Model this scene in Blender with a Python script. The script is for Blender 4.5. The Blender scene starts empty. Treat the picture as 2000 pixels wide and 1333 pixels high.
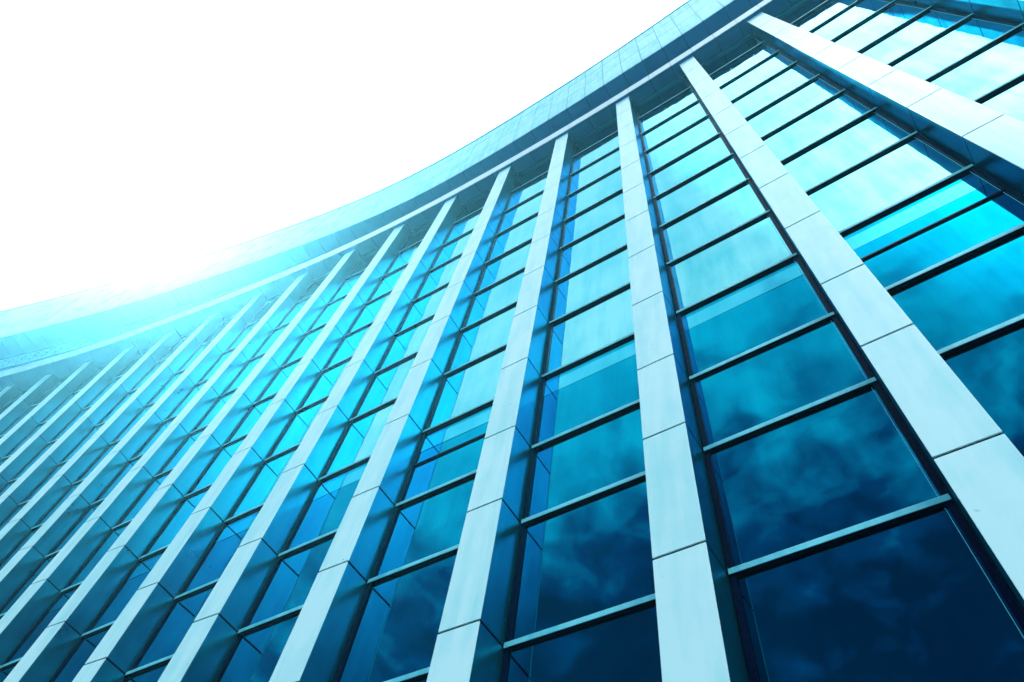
import bpy, bmesh, math, random
from mathutils import Vector, Matrix, noise

random.seed(7)
SC = bpy.context.scene
COL = SC.collection

# ------------------------------------------------------------------ camera
S = 3.0                       # metres per facade unit
EYE = 1.6
cam_d = bpy.data.cameras.new("camera")
cam = bpy.data.objects.new("camera", cam_d)
COL.objects.link(cam)
cam_d.sensor_fit = 'HORIZONTAL'
cam_d.sensor_width = 36.0
cam_d.lens = 36.0 * 1409.27 / 2000.0
cam_d.clip_start = 0.1
cam_d.clip_end = 5000
TILT, ROLL = 1.0382432, 0.2234953
cam.matrix_world = Matrix.Translation((0, 0, EYE)) @ Matrix.Rotation(math.pi / 2 + TILT, 4, 'X') @ Matrix.Rotation(ROLL, 4, 'Z')
SC.camera = cam

# ------------------------------------------------------------------ sun and sky
SUN_AZ = math.radians(48.5)   # measured from +Y towards -X
SUN_EL = math.radians(52.0)
sun_dir = Vector((-math.sin(SUN_AZ) * math.cos(SUN_EL), math.cos(SUN_AZ) * math.cos(SUN_EL), math.sin(SUN_EL)))
sun_d = bpy.data.lights.new("sun", 'SUN')
sun_d.energy = 3.8
sun_d.angle = math.radians(0.5)
sun_d.color = (1.0, 0.98, 0.95)
sun = bpy.data.objects.new("sun", sun_d)
COL.objects.link(sun)
sun.rotation_euler = sun_dir.to_track_quat('Z', 'Y').to_euler()

SKY_GAIN = 1.0
world = bpy.data.worlds.new("World")
SC.world = world
world.use_nodes = True
nt = world.node_tree
nt.nodes.clear()
N, L = nt.nodes, nt.links


def mathn(nt, op, a, b=None, c=None, clamp=False):
    n = nt.nodes.new('ShaderNodeMath')
    n.operation = op
    n.use_clamp = clamp
    for i, v in enumerate((a, b, c)):
        if v is None:
            continue
        if isinstance(v, (int, float)):
            n.inputs[i].default_value = v
        else:
            nt.links.new(v, n.inputs[i])
    return n.outputs[0]


def rampn(nt, fac, stops, interp='LINEAR'):
    n = nt.nodes.new('ShaderNodeValToRGB')
    n.color_ramp.interpolation = interp
    el = n.color_ramp.elements
    while len(el) < len(stops):
        el.new(0.5)
    for e, (p, c) in zip(el, stops):
        e.position = p
        e.color = (*c, 1) if len(c) == 3 else c
    if fac is not None:
        nt.links.new(fac, n.inputs[0])
    return n.outputs[0]


out = N.new('ShaderNodeOutputWorld')
bg = N.new('ShaderNodeBackground')
bg.inputs['Strength'].default_value = 0.1
L.new(bg.outputs[0], out.inputs[0])
sky = N.new('ShaderNodeTexSky')
sky.sky_type = 'NISHITA'
sky.sun_disc = False
sky.sun_elevation = SUN_EL
sky.sun_rotation = -SUN_AZ
sky.dust_density = 2.0
tc = N.new('ShaderNodeTexCoord')
sep = N.new('ShaderNodeSeparateXYZ')
L.new(tc.outputs['Generated'], sep.inputs[0])
dotn = N.new('ShaderNodeVectorMath')
dotn.operation = 'DOT_PRODUCT'
dotn.inputs[1].default_value = sun_dir
L.new(tc.outputs['Generated'], dotn.inputs[0])
cosg = dotn.outputs['Value']
zc = mathn(nt, 'MAXIMUM', sep.outputs[2], 0.05)
px = mathn(nt, 'DIVIDE', sep.outputs[0], zc)
py = mathn(nt, 'DIVIDE', sep.outputs[1], zc)
comb = N.new('ShaderNodeCombineXYZ')
L.new(px, comb.inputs[0])
L.new(py, comb.inputs[1])
n1 = N.new('ShaderNodeTexNoise')
n1.inputs['Scale'].default_value = 9.5
n1.inputs['Detail'].default_value = 6
n1.inputs['Roughness'].default_value = 0.55
n1.inputs['Distortion'].default_value = 0.25
L.new(comb.outputs[0], n1.inputs['Vector'])
# cloud brightness parameter: rises towards the zenith and towards the sun
elev = mathn(nt, 'MULTIPLY_ADD', sep.outputs[2], 3.2, -2.14)
glow = mathn(nt, 'MULTIPLY_ADD', cosg, 3.8, -3.0)
lowb = mathn(nt, 'MULTIPLY_ADD', sep.outputs[2], -3.2, 1.35)      # added bright band near the horizon, to light the fin fronts
base = mathn(nt, 'ADD', mathn(nt, 'MAXIMUM', elev, -0.05), mathn(nt, 'MAXIMUM', glow, 0.0))
side_az = mathn(nt, 'MULTIPLY_ADD', sep.outputs[1], -0.51, mathn(nt, 'MULTIPLY_ADD', sep.outputs[0], -1.41, -0.2), clamp=False)
side_az = mathn(nt, 'MINIMUM', mathn(nt, 'MAXIMUM', side_az, 0.0), 1.0)
base = mathn(nt, 'ADD', base, mathn(nt, 'MULTIPLY', mathn(nt, 'MAXIMUM', lowb, 0.0), side_az))
anti = mathn(nt, 'MAXIMUM', mathn(nt, 'MULTIPLY_ADD', cosg, -0.9, 0.0), 0.0)
base = mathn(nt, 'SUBTRACT', base, anti)
# added unseen sky lobe behind the camera to the right, brightening fin sides
LOBE_AZ, LOBE_EL = math.radians(232), math.radians(52)
dot2 = N.new('ShaderNodeVectorMath')
dot2.operation = 'DOT_PRODUCT'
dot2.inputs[1].default_value = (-math.sin(LOBE_AZ) * math.cos(LOBE_EL), math.cos(LOBE_AZ) * math.cos(LOBE_EL), math.sin(LOBE_EL))
L.new(tc.outputs['Generated'], dot2.inputs[0])
sky_lobe = mathn(nt, 'MAXIMUM', mathn(nt, 'MULTIPLY_ADD', dot2.outputs['Value'], 3.6, -2.50), 0.0)
sky_lobe = mathn(nt, 'MULTIPLY', sky_lobe, mathn(nt, 'MULTIPLY_ADD', sep.outputs[2], 4.0, -1.88, clamp=True))
base = mathn(nt, 'ADD', base, sky_lobe)
cl = mathn(nt, 'MULTIPLY_ADD', n1.outputs['Fac'], 1.15, -0.55)
t = mathn(nt, 'ADD', base, cl, clamp=True)
ccol = rampn(nt, t, [(0.0, (0.01, 0.03, 0.20)), (0.22, (0.10, 0.32, 0.85)), (0.46, (0.9, 1.9, 2.5)),
                     (0.70, (3.0, 4.3, 4.6)), (1.0, (4.6, 5.1, 5.2))])
addn = N.new('ShaderNodeMixRGB')
addn.blend_type = 'MIX'
addn.inputs[0].default_value = 0.985
L.new(sky.outputs[0], addn.inputs[1])
boost = N.new('ShaderNodeVectorMath')
boost.operation = 'SCALE'
L.new(ccol, boost.inputs[0])
L.new(mathn(nt, 'MULTIPLY_ADD', sky_lobe, 5.6, 1.0), boost.inputs['Scale'])
L.new(boost.outputs[0], addn.inputs[2])
# below the horizon: dark
hz = mathn(nt, 'MULTIPLY_ADD', sep.outputs[2], 12.0, 0.5, clamp=True)
mx = N.new('ShaderNodeMixRGB')
mx.inputs[1].default_value = (0.1, 0.4, 0.8, 1)
L.new(hz, mx.inputs[0])
L.new(addn.outputs[0], mx.inputs[2])
L.new(mx.outputs[0], bg.inputs[0])

SC.view_settings.view_transform = 'Standard'
SC.view_settings.look = 'None'
SC.view_settings.exposure = 2.15
SC.view_settings.gamma = 1.0
SC.cycles.max_bounces = 8
SC.cycles.caustics_reflective = False
SC.cycles.caustics_refractive = False
SC.cycles.volume_bounces = 0
SC.cycles.sample_clamp_indirect = 2.0


# ------------------------------------------------------------------ materials
def mat(name):
    m = bpy.data.materials.new(name)
    m.use_nodes = True
    return m, m.node_tree, m.node_tree.nodes['Principled BSDF']


def tex(nt, scale3, scale, detail=3, rough=0.5):
    tcn = nt.nodes.new('ShaderNodeTexCoord')
    mp = nt.nodes.new('ShaderNodeMapping')
    mp.inputs['Scale'].default_value = scale3
    nt.links.new(tcn.outputs['Object'], mp.inputs[0])
    n = nt.nodes.new('ShaderNodeTexNoise')
    n.inputs['Scale'].default_value = scale
    n.inputs['Detail'].default_value = detail
    n.inputs['Roughness'].default_value = rough
    nt.links.new(mp.outputs[0], n.inputs['Vector'])
    return n.outputs['Fac']


def panel_mat(name, c0, c1, metallic, rough, streak=0.5, island=0.06, bump=0.005):
    m, nt, p = mat(name)
    a = tex(nt, (1, 1, 0.12), 3.2, 5, 0.6)       # rain streaks run down
    b = tex(nt, (1, 1, 1), 0.9, 4, 0.55)         # broad staining
    s = mathn(nt, 'ADD', mathn(nt, 'MULTIPLY', a, streak), mathn(nt, 'MULTIPLY', b, 1 - streak))
    geo = nt.nodes.new('ShaderNodeNewGeometry')
    s = mathn(nt, 'ADD', s, mathn(nt, 'MULTIPLY_ADD', geo.outputs['Random Per Island'], island * 2, -island))
    col = rampn(nt, s, [(0.32, c1), (0.56, c0), (1.0, c0)])
    # small dark specks
    v = tex(nt, (1, 1, 1), 9.0, 2, 0.4)
    sp = rampn(nt, v, [(0.0, (1, 1, 1)), (0.77, (1, 1, 1)), (0.83, (0.45, 0.6, 0.65))])
    mm = nt.nodes.new('ShaderNodeMixRGB')
    mm.blend_type = 'MULTIPLY'
    mm.inputs[0].default_value = 1.0 if metallic == 0 else 0.0
    nt.links.new(col, mm.inputs[1])
    nt.links.new(sp, mm.inputs[2])
    nt.links.new(mm.outputs[0], p.inputs['Base Color'])
    p.inputs['Metallic'].default_value = metallic
    p.inputs['Specular Tint'].default_value = (c0[0] ** 0.5, c0[1] ** 0.5, c0[2] ** 0.5, 1)
    r = mathn(nt, 'MULTIPLY_ADD', b, 0.2, rough - 0.1)
    nt.links.new(r, p.inputs['Roughness'])
    fine = tex(nt, (1, 1, 0.15), 30, 2)
    bp = nt.nodes.new('ShaderNodeBump')
    bp.inputs['Strength'].default_value = bump * 4
    bp.inputs['Distance'].default_value = 0.01
    nt.links.new(fine, bp.inputs['Height'])
    if bump > 0:
        nt.links.new(bp.outputs[0], p.inputs['Normal'])
    return m


def glass_mat(name, f0, f0b, edge=0.42):
    m, nt, p = mat(name)
    a = tex(nt, (1, 1, 0.1), 2.6, 6, 0.65)
    b = tex(nt, (1, 1, 1), 0.55, 3, 0.5)
    s = mathn(nt, 'ADD', mathn(nt, 'MULTIPLY', a, 0.55), mathn(nt, 'MULTIPLY', b, 0.45))
    geo = nt.nodes.new('ShaderNodeNewGeometry')
    s = mathn(nt, 'ADD', s, mathn(nt, 'MULTIPLY_ADD', geo.outputs['Random Per Island'], 0.10, -0.05))
    col = rampn(nt, s, [(0.36, f0b), (0.6, f0)])
    nt.links.new(col, p.inputs['Base Color'])
    p.inputs['Metallic'].default_value = 1.0
    p.inputs['Specular Tint'].default_value = (edge, 0.68, 0.80, 1)
    r = mathn(nt, 'MULTIPLY_ADD', a, 0.06, -0.02, clamp=True)
    nt.links.new(r, p.inputs['Roughness'])
    w = tex(nt, (1, 1, 1), 0.5, 2, 0.5)
    bp = nt.nodes.new('ShaderNodeBump')
    bp.inputs['Strength'].default_value = 0.5
    bp.inputs['Distance'].default_value = 0.02
    nt.links.new(w, bp.inputs['Height'])
    nt.links.new(bp.outputs[0], p.inputs['Normal'])
    return m


M = {}
M['cap'] = panel_mat('lit_cladding', (0.69, 0.93, 0.93), (0.44, 0.82, 0.84), 0.0, 0.5, 0.6, 0.05)  # lit version of the fin cladding, for the fronts
M['side'] = panel_mat('shaded_cladding', (0.010, 0.32, 0.44), (0.005, 0.25, 0.36), 0.95, 0.31, 0.4, 0.05, 0.0)  # same fin cladding with the shade of the sides put into its blue
M['soffit'] = panel_mat('soffit_cladding', (0.0003, 0.15, 0.40), (0.0002, 0.11, 0.33), 0.0, 0.5, 0.2, 0.08, 0.0)  # same cladding again, underside shade put into the deep blue
M['parapet'] = panel_mat('parapet_cladding', (0.42, 0.88, 0.92), (0.12, 0.66, 0.76), 0.0, 0.55, 0.55, 0.05)
M['band'] = panel_mat('band_cladding', (0.84, 0.86, 0.88), (0.62, 0.78, 0.82), 0.0, 0.5, 0.5, 0.03)
M['transom'] = panel_mat('transom_metal', (0.22, 0.80, 0.88), (0.08, 0.58, 0.72), 0.0, 0.5, 0.6, 0.05)
M['dark'] = panel_mat('dark_frame', (0.001, 0.006, 0.035), (0.001, 0.004, 0.025), 0.0, 0.45, 0.5, 0.02)
M['dark'].node_tree.nodes['Principled BSDF'].inputs['Specular IOR Level'].default_value = 0.05
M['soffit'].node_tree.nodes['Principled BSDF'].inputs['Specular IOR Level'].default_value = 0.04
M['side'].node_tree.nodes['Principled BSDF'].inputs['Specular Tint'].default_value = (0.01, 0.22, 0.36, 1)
M['core'] = panel_mat('joint_core', (0.002, 0.008, 0.03), (0.002, 0.006, 0.02), 0.0, 0.8, 0.5, 0.0)
M['roof'] = panel_mat('roof_felt', (0.2, 0.3, 0.33), (0.15, 0.22, 0.26), 0.0, 0.8)
M['stucco'] = panel_mat('rear_wall_paint', (0.3, 0.5, 0.55), (0.2, 0.4, 0.46), 0.0, 0.8)
M['paving'] = panel_mat('paving_stone', (0.02, 0.045, 0.06), (0.012, 0.03, 0.045), 0.0, 0.8, 0.2, 0.05)
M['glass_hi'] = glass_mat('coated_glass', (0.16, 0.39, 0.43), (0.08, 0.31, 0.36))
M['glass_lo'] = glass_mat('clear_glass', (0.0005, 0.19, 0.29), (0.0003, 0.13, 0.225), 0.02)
M['strip_mat'] = glass_mat('added_pale_strip', (0.05, 0.30, 0.40), (0.03, 0.26, 0.36))  # pale strip added on the panes

# ------------------------------------------------------------------ facade surface (plan fitted to the photo, facade units)
P = [[2.8457, 0.7064], [1.9644, 1.602], [1.0684, 2.4835], [0.158, 3.3505], [-0.767, 4.2032], [-1.7059, 5.0411], [-2.6588, 5.8633], [-3.6255, 6.6692], [-4.606, 7.4577], [-5.6002, 8.2278], [-6.6085, 8.9784], [-7.6311, 9.7085], [-8.6678, 10.4177], [-9.7183, 11.1059], [-10.7823, 11.773], [-11.8594, 12.4188]]
D = [[-0.0615, -0.1886], [-0.0373, -0.2099], [-0.0248, -0.216], [-0.0047, -0.2297], [0.0104, -0.2254], [0.0322, -0.2048], [0.0485, -0.1687], [0.0548, -0.1101], [0.0627, -0.0368], [0.075, 0.0408], [0.0911, 0.1114], [0.1027, 0.1709], [0.1112, 0.2225], [0.1178, 0.2693], [0.1234, 0.3134], [0.1287, 0.3567]]
ZT = 13.587
LV = [-0.533, 0.5, 1.487, 2.427, 3.351, 4.129, 5.119, 6.119, 7.112, 8.101, 9.12, 10.24, 11.36, 12.50]   # transom levels
FINW = 0.262
U0, U1 = -3, 19               # fins from U0 to U1
EXT = 6


def extend(A, k):
    A = [Vector(a) for a in A]
    for _ in range(k):
        d0, d1 = A[0] - A[1], A[1] - A[2]
        A.insert(0, A[0] + d0 + (d0 - d1))
        d0, d1 = A[-1] - A[-2], A[-2] - A[-3]
        A.append(A[-1] + d0 + (d0 - d1))
    return A


PE = extend(P, EXT)
DE = [Vector(d) for d in D]
DE = [DE[0]] * EXT + DE + [DE[-1]] * EXT


def cr(A, u):
    x = u + EXT
    i = max(1, min(len(A) - 3, int(math.floor(x))))
    f = x - i
    p0, p1, p2, p3 = A[i - 1], A[i], A[i + 1], A[i + 2]
    return 0.5 * ((2 * p1) + (p2 - p0) * f + (2 * p0 - 5 * p1 + 4 * p2 - p3) * f * f + (3 * p1 - p0 - 3 * p2 + p3) * f * f * f)


def tan(u):
    t = cr(PE, u + 0.05) - cr(PE, u - 0.05)
    return t.normalized()


def nor(u):
    t = tan(u)
    return Vector((-t.y, t.x))


def base(u, z):
    return cr(PE, u) + cr(DE, u) * max(0.0, (ZT - z) / 9.0)


def W(v, z):
    """plan point in units + height in units -> world metres"""
    return Vector((v.x * S, v.y * S, z * S + EYE))


def pt(u, z, off):
    return W(base(u, z) + nor(u) * off, z)


def fin_pt(p, a, z, off):
    """point on fin p: a = distance along from its right edge, off = outwards from its front face"""
    return W(base(p, z) + tan(p) * a + nor(p) * off, z)


def bay_pt(p, s, z, off):
    """point in the flat bay between fin p and fin p+1, s in 0..1"""
    A = base(p, z) + tan(p) * FINW + nor(p) * off
    B = base(p + 1, z) + nor(p + 1) * off
    return W(A.lerp(B, s), z)


def ip(x, tab):
    if x <= tab[0][0]:
        return tab[0][1]
    for (a, fa), (b, fb) in zip(tab, tab[1:]):
        if x <= b:
            return fa + (fb - fa) * (x - a) / (b - a)
    (a, fa), (b, fb) = tab[-2], tab[-1]
    return fb + (fb - fa) * (x - b) / (b - a)


def smooth(tab):
    def f(u):
        return sum(ip(u + k * 0.5, tab) for k in (-2, -1, 0, 1, 2)) / 5
    return f


off_band = smooth([(-3, .075), (0, .07), (3, .05), (6, .052), (7.5, .09), (9, .17), (10.5, .222), (13, .245), (15.2, .295), (18, .34)])
off_frieze = smooth([(-3, -.07), (8, -.05), (9.5, .06), (11.2, .20), (13.2, .25), (15.9, .37), (18, .42)])
off_par0 = smooth([(-3, .26), (.157, .247), (1.67, .24), (2.67, .23), (5, .172), (6.3, .18), (7.1, .25), (9, .46), (10.5, .60), (13.9, .846), (15.6, .96), (18, 1.06)])
off_par1 = smooth([(-3, .42), (.6, .378), (1.73, .335), (2.25, .322), (5.6, .232), (6.45, .226), (7.8, .30), (10.5, .58), (14.6, .88), (16, .944), (18, 1.0)])
Z_BAND = 13.98
Z2 = 14.68
Z3 = 17.2


# ------------------------------------------------------------------ mesh helpers
class MB:
    def __init__(self):
        self.v, self.f = [], []

    def hexa(self, c, skip=()):
        """8 corners: bottom 4 (ccw from below order a,b,c,d), top 4"""
        i = len(self.v)
        self.v += [tuple(p) for p in c]
        fs = {'b': (0, 3, 2, 1), 't': (4, 5, 6, 7), '0': (0, 1, 5, 4), '1': (1, 2, 6, 5), '2': (2, 3, 7, 6), '3': (3, 0, 4, 7)}
        for k, f in fs.items():
            if k not in skip:
                self.f.append(tuple(i + j for j in f))

    def quad(self, a, b, c, d):
        i = len(self.v)
        self.v += [tuple(a), tuple(b), tuple(c), tuple(d)]
        self.f.append((i, i + 1, i + 2, i + 3))

    def prism(self, base, top):
        n = len(base)
        i = len(self.v)
        self.v += [tuple(p) for p in base] + [tuple(p) for p in top]
        self.f.append(tuple(i + j for j in reversed(range(n))))
        self.f.append(tuple(i + n + j for j in range(n)))
        for j in range(n):
            k = (j + 1) % n
            self.f.append((i + j, i + k, i + n + k, i + n + j))

    def build(self, name, material, parent=None, bevel=0.0):
        me = bpy.data.meshes.new(name)
        me.from_pydata(self.v, [], self.f)
        bm = bmesh.new()
        bm.from_mesh(me)
        bmesh.ops.recalc_face_normals(bm, faces=bm.faces)
        bm.to_mesh(me)
        bm.free()
        me.materials.append(material)
        o = bpy.data.objects.new(name, me)
        COL.objects.link(o)
        if parent:
            o.parent = parent
        if bevel:
            b = o.modifiers.new('bevel', 'BEVEL')
            b.width = bevel
            b.segments = 2
            b.limit_method = 'ANGLE'
        return o


def block(mb, fn, a0, a1, z0, z1, o0, o1, skip=()):
    """box in the (a, z, off) frame of fn"""
    mb.hexa([fn(a0, z0, o0), fn(a1, z0, o0), fn(a1, z0, o1), fn(a0, z0, o1),
             fn(a0, z1, o0), fn(a1, z1, o0), fn(a1, z1, o1), fn(a0, z1, o1)], skip)


# ------------------------------------------------------------------ the building
tower = bpy.data.objects.new('office_building', None)
COL.objects.link(tower)
tower['label'] = 'curved office building with pale fins, blue glass bays and an overhanging panelled cornice'
tower['category'] = 'building'

GLASS = -0.246
FB = -0.285                   # back of fins
Z_BASE = -EYE / S

FRONT_GAP, SIDE_GAP = 0.0075, 0.0085
TOPG = 0.012


def make_fin(p):
    fn = lambda a, z, o: fin_pt(p, a, z, o)
    core = MB()
    zs = [Z_BASE] + LV[1:] + [ZT - TOPG]
    for z0, z1 in zip(zs, zs[1:]):
        block(core, fn, 0.008, FINW - 0.008, z0, z1, FB, -0.008, skip=('b', 't'))
    block(core, fn, 0.008, FINW - 0.008, ZT - TOPG - 0.001, ZT - TOPG, FB, -0.008)
    pil = core.build('pillar', M['core'], tower)
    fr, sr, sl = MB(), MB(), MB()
    for z0, z1 in zip(zs, zs[1:]):
        top = 0 if z1 == zs[-1] else FRONT_GAP
        bot = 0 if z0 == zs[0] else FRONT_GAP
        block(fr, fn, 0.0, FINW, z0 + bot, z1 - top, -0.0078, 0.0)
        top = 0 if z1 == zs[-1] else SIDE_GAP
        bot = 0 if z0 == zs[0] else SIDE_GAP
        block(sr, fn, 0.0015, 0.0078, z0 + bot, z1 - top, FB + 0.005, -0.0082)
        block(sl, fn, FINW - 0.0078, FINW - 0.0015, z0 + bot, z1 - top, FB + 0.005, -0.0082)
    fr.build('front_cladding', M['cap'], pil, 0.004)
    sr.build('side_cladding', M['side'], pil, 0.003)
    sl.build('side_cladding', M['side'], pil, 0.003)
    return pil


THIN_BAYS = (-2, 0, 3, 8, 13)


def make_bay(p):
    fn = lambda a, z, o: bay_pt(p, a, z, o)
    zs = [Z_BASE] + LV[1:] + [ZT]
    wid = 1.257 - FINW
    e = 0.034 / wid
    # vertical mullions and horizontal backing rails make the frame of the bay
    fr = MB()
    for z0, z1 in zip(zs, zs[1:]):
        block(fr, fn, 0.004 / wid, e, z0, z1, -0.30, -0.231, skip=('b', 't'))
        block(fr, fn, 1 - e, 1 - 0.004 / wid, z0, z1, -0.30, -0.231, skip=('b', 't'))
        if z0 != zs[0]:
            block(fr, fn, e, 1 - e, z0 - 0.0195, z0 + 0.0195, -0.30, -0.2422)
    bay = fr.build('window_bay', M['dark'], tower)
    for i, (z0, z1) in enumerate(zip(zs, zs[1:])):
        g = MB()
        a0, a1 = e, 1 - e
        zz0, zz1 = z0 + 0.0195, z1 - 0.0195
        # tiny tilt of every pane, as set in its frame
        r = random.Random(p * 100 + i)
        ta, tb = r.uniform(-.0024, .0024), r.uniform(-.0020, .0020)
        g.hexa([fn(a0, zz0, GLASS - .016), fn(a1, zz0, GLASS - .016), fn(a1, zz0, GLASS + ta), fn(a0, zz0, GLASS),
                fn(a0, zz1, GLASS - .016), fn(a1, zz1, GLASS - .016), fn(a1, zz1, GLASS + ta + tb), fn(a0, zz1, GLASS + tb)])
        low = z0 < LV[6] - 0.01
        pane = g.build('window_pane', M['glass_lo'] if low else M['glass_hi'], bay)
        # slim pale glazing beads up the two sides of the pane
    gb = MB()
    for z0, z1 in zip(zs, zs[1:]):
        for a in (e + 0.010 / wid,):
            block(gb, fn, a, a + 0.0025 / wid, z0 + 0.03, z1 - 0.03, GLASS - .004, GLASS + 0.0035)
    gb.build('glazing_bead', M['transom'], bay)
    # pale strip added on the glass, standing in for the interior seen behind
    zf0, zf1 = LV[6] - 0.305, LV[6] - 0.115
    s = MB()
    block(s, fn, 0.035, 0.965, zf0, zf1, GLASS - .004, GLASS + 0.0022)
    s.build('pale_strip', M['strip_mat'], bay)
    if p in THIN_BAYS:
        s = MB()
        block(s, fn, e, 1 - e, 4.620, 4.636, GLASS - 0.004, -0.232)
        s.build('thin_glazing_bar', M['dark'], bay)
    for z in LV[1:]:
        b = MB()
        block(b, fn, 0.008 / wid, 1 - 0.008 / wid, z - 0.0165, z + 0.0160, -0.2416, -0.2242)
        tr = b.build('transom', M['dark'], bay)  # dark body: shade of the bar's underside put into its colour
        u = MB()
        block(u, fn, 0.006 / wid, 1 - 0.006 / wid, z - 0.0165, z + 0.0175, -0.2238, -0.22)
        u.build('lit_front', M['transom'], tr, 0.003)  # lit front of the same bar, split off as a pale plate
    return bay


for p in range(U0, U1 + 1):
    make_fin(p)
    if p < U1:
        make_bay(p)

# ---- cornice, in thirds of a bay
C0, C1 = (U0 - 0.02), (U1 + 0.313)
js = []
k = U0
while k < U1 + 0.3:
    for d in (-0.02, 0.313, 0.647):
        js.append(k + d)
    k += 1
segs = list(zip(js, js[1:]))
G = 0.006


def soffit(name, z, fi, fo, split=None, thick=0.04):
    mb = MB()
    for a, b in segs:
        a2, b2 = a + G, b - G
        mb.hexa([pt(a2, z, fi(a2)), pt(b2, z, fi(b2)), pt(b2, z, fo(b2)), pt(a2, z, fo(a2)),
                 pt(a2, z + thick, fi(a2)), pt(b2, z + thick, fi(b2)), pt(b2, z + thick, fo(b2)), pt(a2, z + thick, fo(a2))])
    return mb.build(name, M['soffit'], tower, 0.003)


def ring(mb, z0, z1, fi, fo, zz0=None):
    for a, b in segs:
        mb.hexa([pt(a, z0, fi(a)), pt(b, z0, fi(b)), pt(b, z0, fo(b)), pt(a, z0, fo(a)),
                 pt(a, z1, fi(a)), pt(b, z1, fi(b)), pt(b, z1, fo(b)), pt(a, z1, fo(a))])


lo = soffit('lower_soffit', ZT, lambda u: -0.200, lambda u: off_band(u) - 0.012)
tr = MB()
ring(tr, ZT - 0.004, ZT + 0.03, lambda u: -0.242, lambda u: -0.208)
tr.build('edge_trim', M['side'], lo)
bk = MB()
ring(bk, ZT + 0.045, ZT + 0.09, lambda u: -0.34, lambda u: off_band(u) - 0.012)
bk.build('soffit_backing', M['core'], lo)

band = MB()
for a, b in segs:
    a2, b2 = a + G * 0.5, b - G * 0.5
    f = off_band
    band.hexa([pt(a2, ZT - 0.004, f(a2) - .011), pt(b2, ZT - 0.004, f(b2) - .011), pt(b2, ZT - 0.004, f(b2)), pt(a2, ZT - 0.004, f(a2)),
               pt(a2, Z_BAND, f(a2) - .011), pt(b2, Z_BAND, f(b2) - .011), pt(b2, Z_BAND, f(b2)), pt(a2, Z_BAND, f(a2))])
bd = band.build('cornice_band', M['band'], tower, 0.004)
bt = MB()
ring(bt, ZT + 0.10, Z_BAND - 0.006, lambda u: -0.34, lambda u: off_band(u) - 0.0125)
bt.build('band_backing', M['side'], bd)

fz = MB()
for a, b in segs:
    ff = off_frieze
    fz.hexa([pt(a, Z_BAND, ff(a) - .2), pt(b, Z_BAND, ff(b) - .2), pt(b, Z_BAND, ff(b)), pt(a, Z_BAND, ff(a)),
             pt(a, Z2 + .05, ff(a) - .2), pt(b, Z2 + .05, ff(b) - .2), pt(b, Z2 + .05, ff(b)), pt(a, Z2 + .05, ff(a))])
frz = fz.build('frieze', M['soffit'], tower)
# raised fret ornament (bars on a 12 x 9 grid, repeated along the frieze)
FRET = [
    "############",
    "#....#.....#",
    "#.##.#.###.#",
    "#.#..#...#.#",
    "#.####.#.#.#",
    "#......#.#..",
    "####.###.###",
    "...#.#......",
    "##.#.#.#####",
    "#..#...#...#",
    "############",
]
fm = MB()
rows = len(FRET)
cols = len(FRET[0])
REP = 1 / 3.0
zlo, zhi = Z_BAND + 0.05, Z2 - 0.07
rh = (zhi - zlo) / rows
u = 7.98
while u < U1 + 0.2:
    for r, line in enumerate(FRET):
        c = 0
        while c < cols:
            if line[c] == '#':
                c2 = c
                while c2 < cols and line[c2] == '#':
                    c2 += 1
                ua, ub = u + REP * c / cols, u + REP * c2 / cols
                z1 = zhi - r * rh
                z0 = z1 - rh
                f = off_frieze
                fm.hexa([pt(ua, z0, f(ua) - .002), pt(ub, z0, f(ub) - .002), pt(ub, z0, f(ub) + .012), pt(ua, z0, f(ua) + .012),
                         pt(ua, z1, f(ua) - .002), pt(ub, z1, f(ub) - .002), pt(ub, z1, f(ub) + .012), pt(ua, z1, f(ua) + .012)])
                c = c2
            else:
                c += 1
    u += REP
fm.build('fret_relief', M['parapet'], frz)
fl = MB()
ring(fl, Z2 - 0.055, Z2 - 0.035, lambda u: off_frieze(u) - .002, lambda u: off_frieze(u) + .014)
fl.build('frieze_moulding', M['soffit'], frz)

up = soffit('upper_soffit', Z2, lambda u: off_frieze(u) - 0.01, lambda u: off_par0(u) - 0.012)
bk = MB()
ring(bk, Z2 + 0.055, Z2 + 0.09, lambda u: off_frieze(u) - .03, lambda u: off_par0(u) - 0.02)
bk.build('soffit_backing', M['core'], up)


def off_par(u, z):
    k = (z - Z2) / (Z3 - Z2)
    return off_par0(u) * (1 - k) + off_par1(u) * k


pz = [Z2 - 0.006, 15.66, 16.52, 17.09]
pm = MB()
for a, b in segs:
    for i, (z0, z1) in enumerate(zip(pz, pz[1:])):
        g = 0.005
        a2, b2 = a + g, b - g
        z0b, z1b = z0 + (2 * g if i else 0), z1 - 2 * g
        jit = random.uniform(-.0012, .0012)
        c = []
        for z in (z0b, z1b):
            c += [pt(a2, z, off_par(a2, z) - .011), pt(b2, z, off_par(b2, z) - .011), pt(b2, z, off_par(b2, z) + jit), pt(a2, z, off_par(a2, z) + jit)]
        pm.hexa(c)
par = pm.build('parapet', M['parapet'], tower, 0.003)
pb = MB()
for a, b in segs:
    c = []
    for z in (Z2 + 0.10, 17.10):
        c += [pt(a, z, off_par(a, z) - .10), pt(b, z, off_par(b, z) - .10), pt(b, z, off_par(b, z) - .0125), pt(a, z, off_par(a, z) - .0125)]
    pb.hexa(c)
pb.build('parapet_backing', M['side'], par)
cp = MB()
for a, b in segs:
    c = []
    for z in (17.112, Z3):
        c += [pt(a, z, off_par(a, z) - .14), pt(b, z, off_par(b, z) - .14), pt(b, z, off_par(b, z) + .012), pt(a, z, off_par(a, z) + .012)]
    cp.hexa(c)
cp.build('coping', M['transom'], par, 0.004)
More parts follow.
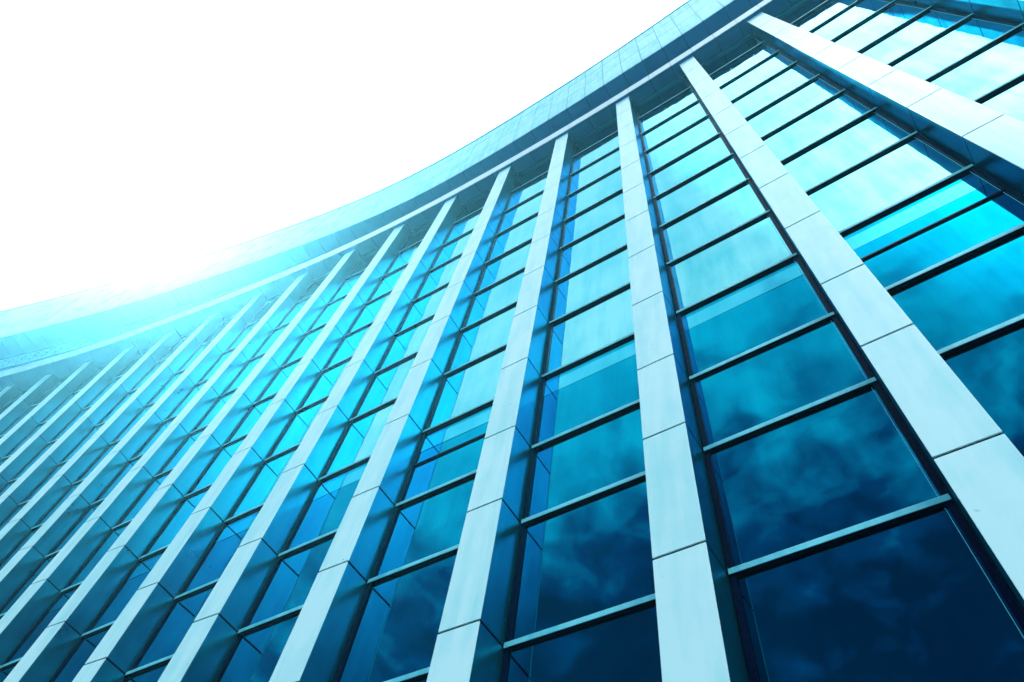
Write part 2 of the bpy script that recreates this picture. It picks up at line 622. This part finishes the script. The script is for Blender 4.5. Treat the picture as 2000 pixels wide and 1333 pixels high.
# lightning conductor: thin rail on little clips
rl = MB()
for a, b in segs:
    c = []
    for z in (Z3 + 0.030, Z3 + 0.036):
        c += [pt(a, z, off_par(a, Z3) - .012), pt(b, z, off_par(b, Z3) - .012), pt(b, z, off_par(b, Z3) - .006), pt(a, z, off_par(a, Z3) - .006)]
    rl.hexa(c)
rail = rl.build('lightning_rail', M['transom'], par)
for k, (a, b) in enumerate(segs):
    if k % 2 == 0:
        c = MB()
        g = 0.012
        for (z0, z1, w, o0, o1) in ((Z3 - .01, Z3 + .03, 0.006, -.014, -.004), (Z3 + .0295, Z3 + .046, g, -.022, .006)):
            cc = []
            for z in (z0, z1):
                o = off_par(a, Z3)
                cc += [pt(a - w, z, o + o0), pt(a + w, z, o + o0), pt(a + w, z, o + o1), pt(a - w, z, o + o1)]
            c.hexa(cc)
        c.build('rail_clip', M['dark'], rail)

# ---- body of the building behind the facade, rear wall, roof
us = [U0 + 0.02 + (U1 + FINW / 1.257 - 0.04 - U0) * i / 60 for i in range(61)]
wl = MB()
for a, b in zip(us, us[1:]):
    c = []
    for z in (Z_BASE, ZT + 0.04):
        c += [pt(a, z, -9.0), pt(b, z, -9.0), pt(b, z, -0.302), pt(a, z, -0.302)]
    wl.hexa(c, skip=('t', 'b') + (() if a == us[0] else ('3',)) + (() if b == us[-1] else ('1',)))
wall = wl.build('wall', M['stucco'], tower)
rf = MB()
for a, b in segs:
    c = []
    for z in (16.2, 16.3):
        c += [pt(a, z, -9.0), pt(b, z, -9.0), pt(b, z, off_par(b, 16.2) - .104), pt(a, z, off_par(a, 16.2) - .104)]
    rf.hexa(c)
roof = rf.build('roof', M['roof'], tower)
at = MB()
for a, b in segs:
    c = []
    for z in (ZT + 0.105, 16.19):
        c += [pt(a, z, -9.0), pt(b, z, -9.0), pt(b, z, -0.345), pt(a, z, -0.345)]
    at.hexa(c)
at.build('attic_storey', M['stucco'], roof)

# ------------------------------------------------------------------ ground
g = MB()
R = 900
g.quad((-R, -R, 0), (R, -R, 0), (R, R, 0), (-R, R, 0))
gr = g.build('ground', M['paving'])
gr['kind'] = 'structure'

# ------------------------------------------------------------------ haze
HAZE = 0.00105
if HAZE > 0:
    h = MB()
    x0, x1, y0, y1, z0, z1 = -905, 905, -905, 905, -1.0, EYE + 17.6 * S
    h.hexa([(x0, y0, z0), (x1, y0, z0), (x1, y1, z0), (x0, y1, z0), (x0, y0, z1), (x1, y0, z1), (x1, y1, z1), (x0, y1, z1)])
    hm = bpy.data.materials.new('haze_air')
    hm.use_nodes = True
    hn = hm.node_tree
    hn.nodes.clear()
    ho = hn.nodes.new('ShaderNodeOutputMaterial')
    hv = hn.nodes.new('ShaderNodeVolumePrincipled')
    hv.inputs['Color'].default_value = (0.15, 0.71, 0.95, 1)
    hv.inputs['Density'].default_value = HAZE
    hv.inputs['Anisotropy'].default_value = 0.86
    hn.links.new(hv.outputs[0], ho.inputs['Volume'])
    ho2 = h.build('haze', hm)
    ho2['kind'] = 'stuff'
